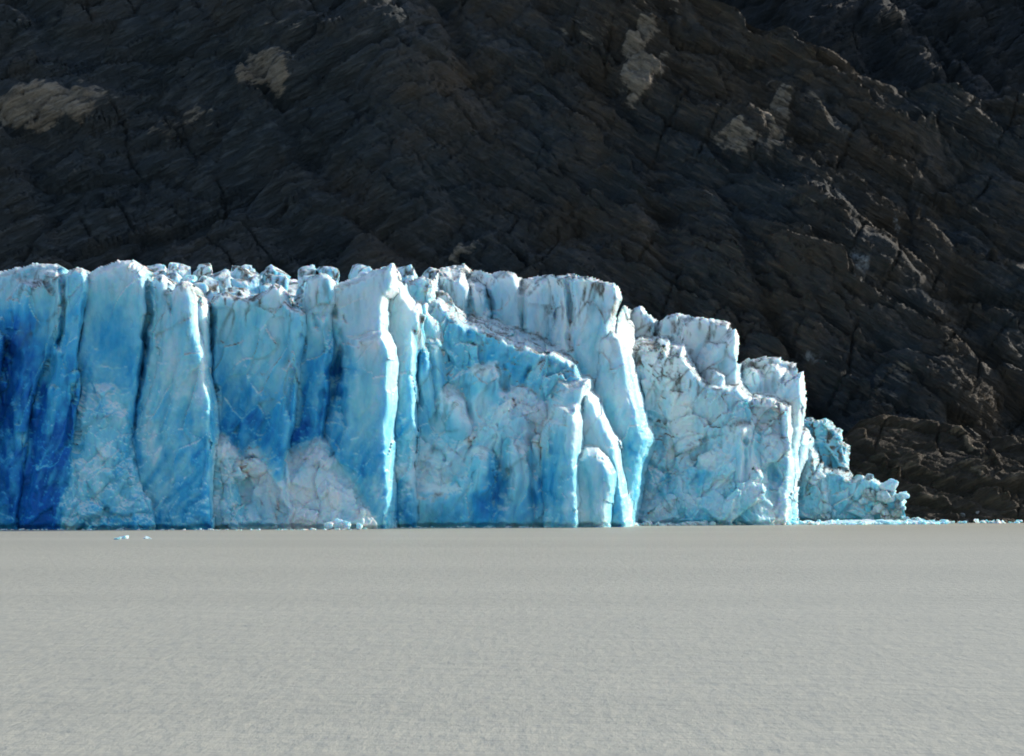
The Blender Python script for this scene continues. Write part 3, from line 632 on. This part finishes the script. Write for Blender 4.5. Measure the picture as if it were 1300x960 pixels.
toe_slab('ice_ridge', [(1004, B), (1006, 618), (1030, 606), (1050, 596), (1070, 602), (1086, 612), (1096, 606), (1112, 612), (1126, 621), (1140, 634), (1152, 648), (1160, 662), (1164, B)], 451, 8, lean=.12, blue=.5, grad=.25, flute=.4, fac=.5, seed=73, dirt=.5,
         chunks=[([(1050, 605), (1130, 612), (1134, 640), (1060, 630)], 16, (.7, 1.5), 1.0, (-.8, .4))])

relief(TOE, toe, 1000, 1150, 525, 690, 1.0, 5.0)

# ------------------------------------------------------------------ loose ice
from mathutils.bvhtree import BVHTree
def bvh(objs):
    vs, fs = [], []
    for o in objs:
        b = len(vs); v = get_co(o.data); vs += v.tolist(); fs += [tuple(b + i for i in p.vertices) for p in o.data.polygons]
    return BVHTree.FromPolygons(vs, fs)
def surface_y(tree, px, py):
    d_ = Vector((X(px, 1), 1, (HORIZON - py) * K))
    h = tree.ray_cast(Vector((0, 0, EYE)), d_)
    return h[0].y if h[0] is not None else None
def ice_block(px, py, Y, r, label, group=None, name='ice_boulder', blue=.1, dirt=.25, squash=.8, cat='ice boulder', soft=1):
    bm = bmesh.new()
    z = Z(py, Y)
    add_chunk(bm, (0, 0, 0), (r, r * .9, r * squash), 12, None, .5)
    if r > .5: add_chunk(bm, (r * random.uniform(-.5, .5), 0, -r * .2), (r * .8, r * .8, r * .6), 12, None, .3)
    me = voxel(bm, max(.05, r * .11))
    v = relax(me, get_co(me), soft); set_co(me, v)
    v = v + get_no(me) * (r * .12 * fbm(v / (r * .6) + px, 5, 3))[:, None]; set_co(me, v)
    set_attr(me, 'blue', np.clip(blue + .2 * fbm(v / (r * .8) + px, 9, 3), 0, 1)); set_attr(me, 'dirt', np.full(len(v), dirt))
    o = link(name, me, ICE); o.location = (X(px, Y), Y, z)
    return tag(o, label, cat, group)
toe_tree = bvh([c for c in toe.children])
GH = 'ice boulders heaped at the tip of the toe'
ice_block(1128, 615, 451, 1.5, 'largest smooth pale ice boulder on top of the heap at the toe', GH, squash=.6, dirt=.08)
ice_block(1147, 627, 451.5, .95, 'rounded white ice boulder at the upper right end of the heap', GH, squash=.75, dirt=.05)
ice_block(1104, 606, 452, .7, 'small brownish ice boulder perched on the crest left of the biggest boulder', GH, dirt=.7)
ice_block(1172, 662.5, 449, .45, 'lone small ice boulder lying just right of the heap beside dark rock', GH, dirt=.4)
for k in range(46):
    t = random.random()
    px = 1100 + 64 * t + random.uniform(-4, 4)
    top = 622 + max(0, t - .45) * 66
    py = random.uniform(top, 664)
    r = random.uniform(.35, 1.15); hit = surface_y(toe_tree, px, py)
    if hit is None: Y = 449 + random.uniform(-1, .5); py = HORIZON + (EYE - r * .4) / (K * Y); r *= .75
    else: Y = hit - r * .25
    ice_block(px, py, Y, r, 'small pale gritty ice boulder in the heap below the big boulders', GH, dirt=random.uniform(.1, .8), blue=random.uniform(.02, .2))
GB = 'bright ice blocks at the foot of the pale apron'
for px, py, r, lb in [(418, 667, .75, 'leftmost bright ice block at the foot of the pale apron'), (429, 666, .8, 'tallest bright ice block at the foot of the pale apron'), (439, 667, .6, 'third bright ice block from the left below the pale apron'), (456, 668, .5, 'small bright ice block closest to the tall sunlit pillar foot')]:
    ice_block(px, py, 379.5, r, lb, GB, 'ice_block', .03, .05, 1.0, 'ice block')
GF = 'small ice floes drifting on the lake'
def floe(px, py, r, label, sq=.45):
    Y = EYE / (K * (py - HORIZON))
    o = ice_block(px, py, Y, r, label, GF, 'ice_floe', .12, .05, sq, 'ice floe'); o.location.z = r * sq * .25
floe(157, 684, .55, 'small white ice floe with a raised end drifting off the left cliff', .55)
floe(149, 685, .5, 'flat ice floe touching the raised white one on its left', .25)
floe(187, 684, .55, 'faint flat ice floe alone to the right of the raised one', .16)
floe(653, 669.5, .5, 'tiny bright ice floe at the cliff foot near the middle of the front', .8)
floe(644, 669.8, .4, 'low sliver of ice floe left of the tiny bright one at the cliff foot', .4)

def brash():
    bm = bmesh.new()
    def bit(px, Y, r, sq):
        add_chunk(bm, (X(px, Y), Y, r * sq * .3), (r * random.uniform(1, 2.2), r, r * sq), 9, None, .3)
    for k in range(520):
        px = random.uniform(740, 1330)
        if px > 1205 and random.random() < .72: px = random.uniform(1020, 1205)
        yb = float(np.interp(px, [740, 810, 1000, 1020, 1180, 1330], [404, 421, 432, 440, 449, 455]))
        thick = float(np.interp(px, [740, 1010, 1040, 1190, 1200, 1330], [1.5, 3, 16, 16, 4, 3]))
        bit(px, yb - random.random() ** 1.5 * thick * .8, random.uniform(.15, .6), random.uniform(.4, 1.0))
    for k in range(150):
        px = random.uniform(-60, 740); yb = float(np.interp(px, [-60, 300, 450, 500, 740], [376, 376, 380, 399, 401]))
        bit(px, yb - random.random() * 1.2, random.uniform(.08, .28), .6)
    me = bpy.data.meshes.new('brash_ice'); bm.to_mesh(me); bm.free()
    nv = len(me.vertices); set_attr(me, 'blue', rng.uniform(.0, .25, nv)); set_attr(me, 'dirt', np.full(nv, .05))
    tag(link('brash_ice', me, ICE), 'thin white strip of brash ice along the foot of the cliff and shore', 'brash ice', kind='stuff')
    # the nearly continuous pack in front of the toe
    px = np.linspace(1012, 1202, 150); rows = np.linspace(0, 1, 26); v = []
    for t in rows:
        for p in px:
            e = math.sin(math.pi * (p - 1012) / 190) ** .5
            Y = 437 + 4 * t + t * 9 * e
            v.append((X(p, Y), Y, -.25 + .75 * math.sin(math.pi * min(t, .97)) ** .6 * e))
    v = np.array(v, np.float32); v[:, 2] += .28 * fbm(v / 2.2, 8, 4)
    nc = len(px); i = np.arange(25 * (nc - 1)); a = (i // (nc - 1)) * nc + i % (nc - 1)
    me = mesh_np('pack_ice', v, np.stack([a, a + 1, a + nc + 1, a + nc], 1))
    set_attr(me, 'blue', np.clip(.12 + .12 * fbm(v / 3, 9, 3), 0, 1)); set_attr(me, 'dirt', np.zeros(len(v)))
    tag(link('pack_ice', me, ICE), 'white low sheet of packed ice rubble floating before the low toe', 'pack ice', kind='stuff')
brash()

# ------------------------------------------------------------------ mountains
def strata(a, b, s):
    """grain running along a, stepped across b"""
    z = np.zeros_like(a)
    p = lambda sa, sb, k: np.stack([a / sa, b / sb, z + k], 1)
    w = .9 * noise(p(11, 11, .3), s)
    b2 = b + w
    pp = lambda sa, sb, k: np.stack([a / sa, b2 / sb, z + k], 1)
    f0, c0 = facet(pp(30, 10, 1.7), s + 1, .55, .7)
    f1, c1 = facet(pp(15, 3.8, 4.7), s + 4, .6, .8)
    f2, c2 = facet(pp(5.5, 1.5, 5.7), s + 5, .7, .8)
    f3, c3 = facet(pp(2.2, .65, 6.7), s + 6, .8, .8)
    def ledge(L, k, warp):
        u = b / L + warp * noise(p(13, 7, k), s + 11) + .25 * noise(p(4, 3, k), s + 12)
        return (u - np.floor(u)) - .5
    m1 = sstep(-.25, .25, noise(p(18, 12, 9.1), s + 13)); m2 = sstep(-.2, .3, noise(p(10, 8, 10.1), s + 14))
    led = 2.6 * ledge(8.5, 2.2, .4) + 1.5 * ledge(3.6, 2.6, .7) * m1 + .8 * ledge(1.7, 3.2, 1.0) * m2 + .3 * ledge(.8, 4.2, 1.6)
    ju = a / 7.5 + .35 * noise(p(9, 9, 5.5), s + 15) + .12 * b / 7.5; jt = np.abs(ju - np.floor(ju) - .5)
    joint = np.clip(1 - jt / .035, 0, 1) * sstep(.0, .3, noise(p(14, 9, 6.6), s + 16))
    return 3.4 * f0 + 1.7 * f1 + .7 * f2 + .36 * f3 + 1.1 * led - 1.4 * c0 - .45 * c1 - .12 * c2 - 1.8 * joint, c0

def patch(px, py, cx, cy, rx, ry, rot):
    a = math.radians(rot); dx, dy = px - cx, py - cy
    u = (dx * math.cos(a) + dy * math.sin(a)) / rx; w = (-dx * math.sin(a) + dy * math.cos(a)) / ry
    return sstep(1.3, .55, np.sqrt(u * u + w * w))

def mountain(name, xs, ts, foot, slope, crest, seed, mat, tans, snows, thetas, amp=1.0, back=.5, wob=1.0):
    xx, tt = np.meshgrid(xs, ts); xx = xx.ravel().astype(np.float32); tt = tt.ravel().astype(np.float32)
    S, Cc = math.sin(R(slope)), math.cos(R(slope))
    ft = np.interp(xx, *foot); y0 = ft + tt * Cc; z0 = -2 + tt * S
    # over the crest the slope falls away behind
    cz = crest(xx)
    over = np.clip(z0 - cz, 0, None)
    z = np.where(over > 0, cz - over * back, z0); y = y0 + over * .6
    q = np.stack([xx / 38, tt / 38, np.full_like(xx, seed)], 1)
    big = fbm(q, seed, 3)
    w = sstep(thetas[2], thetas[3], xx + 10 * noise(np.stack([xx / 25, tt / 25, xx * 0], 1), seed + 9))
    out = []
    for th in thetas[:2]:
        c, s = math.cos(R(th)), math.sin(R(th))
        out.append(strata(xx * c + tt * s, -xx * s + tt * c, seed + int(abs(th))))
    d = out[0][0] * (1 - w) + out[1][0] * w; crack = out[0][1] * (1 - w) + out[1][1] * w
    fine = fbm(np.stack([xx / 1.3, tt / 1.3, xx * 0 + seed], 1), seed + 30, 3)
    gul = np.abs(noise(np.stack([xx / 16 + tt / 40, tt / 60, xx * 0 + 3], 1), seed + 40))
    d = amp * d + wob * (5 * big + 3.0 * sstep(.0, .3, gul)) + .16 * fine
    n1 = fbm(np.stack([xx / 5, tt / 5, xx * 0], 1), 77, 4)
    yd = y - d * S
    px2 = 650 + xx / (K * yd) + 22 * n1; py2 = HORIZON - (z + d * Cc - EYE) / (K * yd) - 5 + 20 * fbm(np.stack([xx / 5, tt / 5, xx * 0 + 9], 1), 78, 4)
    tn = np.zeros_like(xx); sn = tn.copy()
    for t in tans: tn = np.maximum(tn, t[5] * patch(px2, py2, *t[:5]))
    for t in snows: sn = np.maximum(sn, t[5] * patch(px2, py2, *t[:5]))
    d = d + 2.2 * tn * amp
    y = y - d * S; z = z + d * Cc
    v = np.stack([xx, y, z], 1)
    nc, nr = len(xs), len(ts)
    i = np.arange((nr - 1) * (nc - 1)); a = (i // (nc - 1)) * nc + i % (nc - 1)
    me = mesh_np(name, v, np.stack([a, a + 1, a + nc + 1, a + nc], 1))
    set_attr(me, 'tan', tn); set_attr(me, 'snow', sn); set_attr(me, 'grain', w)
    return tag(link(name, me, mat), kind='structure')

def crest_main(x):
    Yc = 540 + .36 * np.maximum(0, x - 25)
    px = 650 + x / (K * Yc)
    py = np.interp(px, [-500, 700, 840, 900, 960, 1030, 1075, 1100, 1200, 1300, 1700], [-150, -150, 0, 44, 70, 104, 132, 144, 154, 166, 230])
    return Z(py, Yc)
TAN = [(60, 135, 90, 34, -12, 1.0), (235, 155, 60, 14, -18, .6), (335, 90, 42, 28, -25, .9), (385, 28, 60, 10, -8, .5), (815, 80, 26, 66, 12, 1.0), (745, 35, 36, 18, 20, .6),
       (985, 150, 24, 48, 18, .9), (935, 175, 34, 22, 10, .8), (1045, 125, 24, 18, 40, .6), (1130, 490, 22, 52, 35, .6), (590, 318, 34, 10, -30, .8), (1180, 140, 90, 12, 5, .5), (70, 205, 80, 14, 8, .4), (1040, 245, 26, 12, 10, .6), (850, 15, 8, 18, -20, .6), (20, 20, 30, 8, 20, .5)]
SNOW = [(1092, 322, 16, 12, 0, .6), (1135, 285, 5, 10, 0, .5), (1035, 445, 8, 10, 0, .5)]
mountain('mountain', np.arange(-150, 200, .36), np.arange(0, 150, .36), ([-200, 20, 60, 130, 220], [474, 474, 483, 508, 545]), 60, crest_main, 5, ROCK, TAN, SNOW, (27, -33, -45, 25))
mountain('far_mountain', np.arange(-80, 330, .5), np.arange(0, 165, .5), ([-100, 400], [605, 605]), 50, lambda x: 124 - .10 * (x - 60), 23, FARROCK,
         [(1130, 25, 28, 14, 20, .7), (1220, 70, 14, 20, 30, .5)], [], (35, -20, 120, 160), amp=.9, wob=1.3)
# rocky bench along the shore on the right
def crest_bench(x):
    px = 650 + x / (K * 470)
    py = np.interp(px, [900, 1040, 1080, 1100, 1150, 1190, 1230, 1260, 1300, 1400, 1700], [640, 605, 562, 548, 543, 548, 556, 566, 560, 545, 590])
    return Z(py, 472)
mountain('rocky_shore', np.arange(30, 200, .24), np.arange(0, 34, .24), ([0, 90, 130, 200], [452, 456, 452, 456]), 34, crest_bench, 41, SHORE,
         [(1235, 565, 40, 10, 25, .8), (1160, 590, 60, 8, 20, .7), (1260, 600, 60, 9, 15, .7), (1190, 630, 40, 7, 20, .6)], [], (-22, -30, 60, 130), amp=.55, back=.25, wob=.35)

shore_tree = bvh([bpy.data.objects['rocky_shore']])
GR = 'pale boulders on the rocky shore'
for px, py, r, lb in [(1222, 654, .5, 'pale boulder at the shoreline on dark rock, brightest of the shore'), (1241, 651, .32, 'small pale boulder right of the brightest shoreline boulder'), (1228, 661, .35, 'low pale boulder at the water just below the brightest one'), (1186, 660, .3, 'small pale boulder at the waterline near the end of the ice pack')]:
    hit = surface_y(shore_tree, px, py); Yb = (hit if hit else 452) - r * .2
    o = ice_block(px, py, Yb, r, lb, GR, 'boulder', 0, .3, .85, 'boulder', soft=1); o.data.materials.clear(); 
    bl, nb, bb = None, None, None
    o.data.materials.append(SHORE)
    set_attr(o.data, 'tan', np.full(len(o.data.vertices), 1.0)); set_attr(o.data, 'snow', np.full(len(o.data.vertices), .5)); set_attr(o.data, 'grain', np.zeros(len(o.data.vertices)))

# ------------------------------------------------------------------ lake and ground
def sheet(name, x0, x1, y0, y1, z, mat):
    me = bpy.data.meshes.new(name); me.from_pydata([(x0, y0, z), (x1, y0, z), (x1, y1, z), (x0, y1, z)], [], [(0, 1, 2, 3)])
    return tag(link(name, me, mat), kind='structure')
sheet('lake', -4000, 4000, -3000, 5000, 0, WATER)

# ------------------------------------------------------------------ light
SUN_EL, SUN_AZ = 26.0, 26.0         # azimuth measured from +x towards +y (behind the glacier, to the right)
d = Vector((math.cos(R(SUN_EL)) * math.cos(R(SUN_AZ)), math.cos(R(SUN_EL)) * math.sin(R(SUN_AZ)), math.sin(R(SUN_EL))))
sun = bpy.data.lights.new('sun', 'SUN'); sun.energy = 3.1; sun.angle = R(.5); sun.color = (1, .92, .80)
so = bpy.data.objects.new('sun', sun); COL.objects.link(so); so.rotation_euler = d.to_track_quat('Z', 'Y').to_euler()
w = bpy.data.worlds.new('World'); scene.world = w; w.use_nodes = True
nt = w.node_tree; bg = nt.nodes['Background']
sky = nt.nodes.new('ShaderNodeTexSky'); sky.sky_type = 'NISHITA'; sky.sun_disc = False
sky.sun_elevation = R(SUN_EL); sky.sun_rotation = math.atan2(d.x, d.y)
nt.links.new(sky.outputs[0], bg.inputs[0]); bg.inputs[1].default_value = .12

cam = bpy.data.cameras.new('camera'); co = bpy.data.objects.new('camera', cam); COL.objects.link(co)
co.location = (0, 0, EYE); co.rotation_euler = (R(90), 0, 0)
cam.sensor_width = 36; cam.lens = 36 / (1300 * K); cam.shift_y = (HORIZON - 480) / 1300
cam.clip_start = 1; cam.clip_end = 8000
scene.camera = co
scene.view_settings.view_transform = 'Standard'; scene.view_settings.look = 'None'
scene.view_settings.exposure = .85; scene.view_settings.gamma = 1
scene.render.engine = 'CYCLES'
scene.cycles.use_denoising = True; scene.cycles.filter_width = 1.8
scene.cycles.max_bounces = 8; scene.cycles.diffuse_bounces = 3; scene.cycles.glossy_bounces = 2
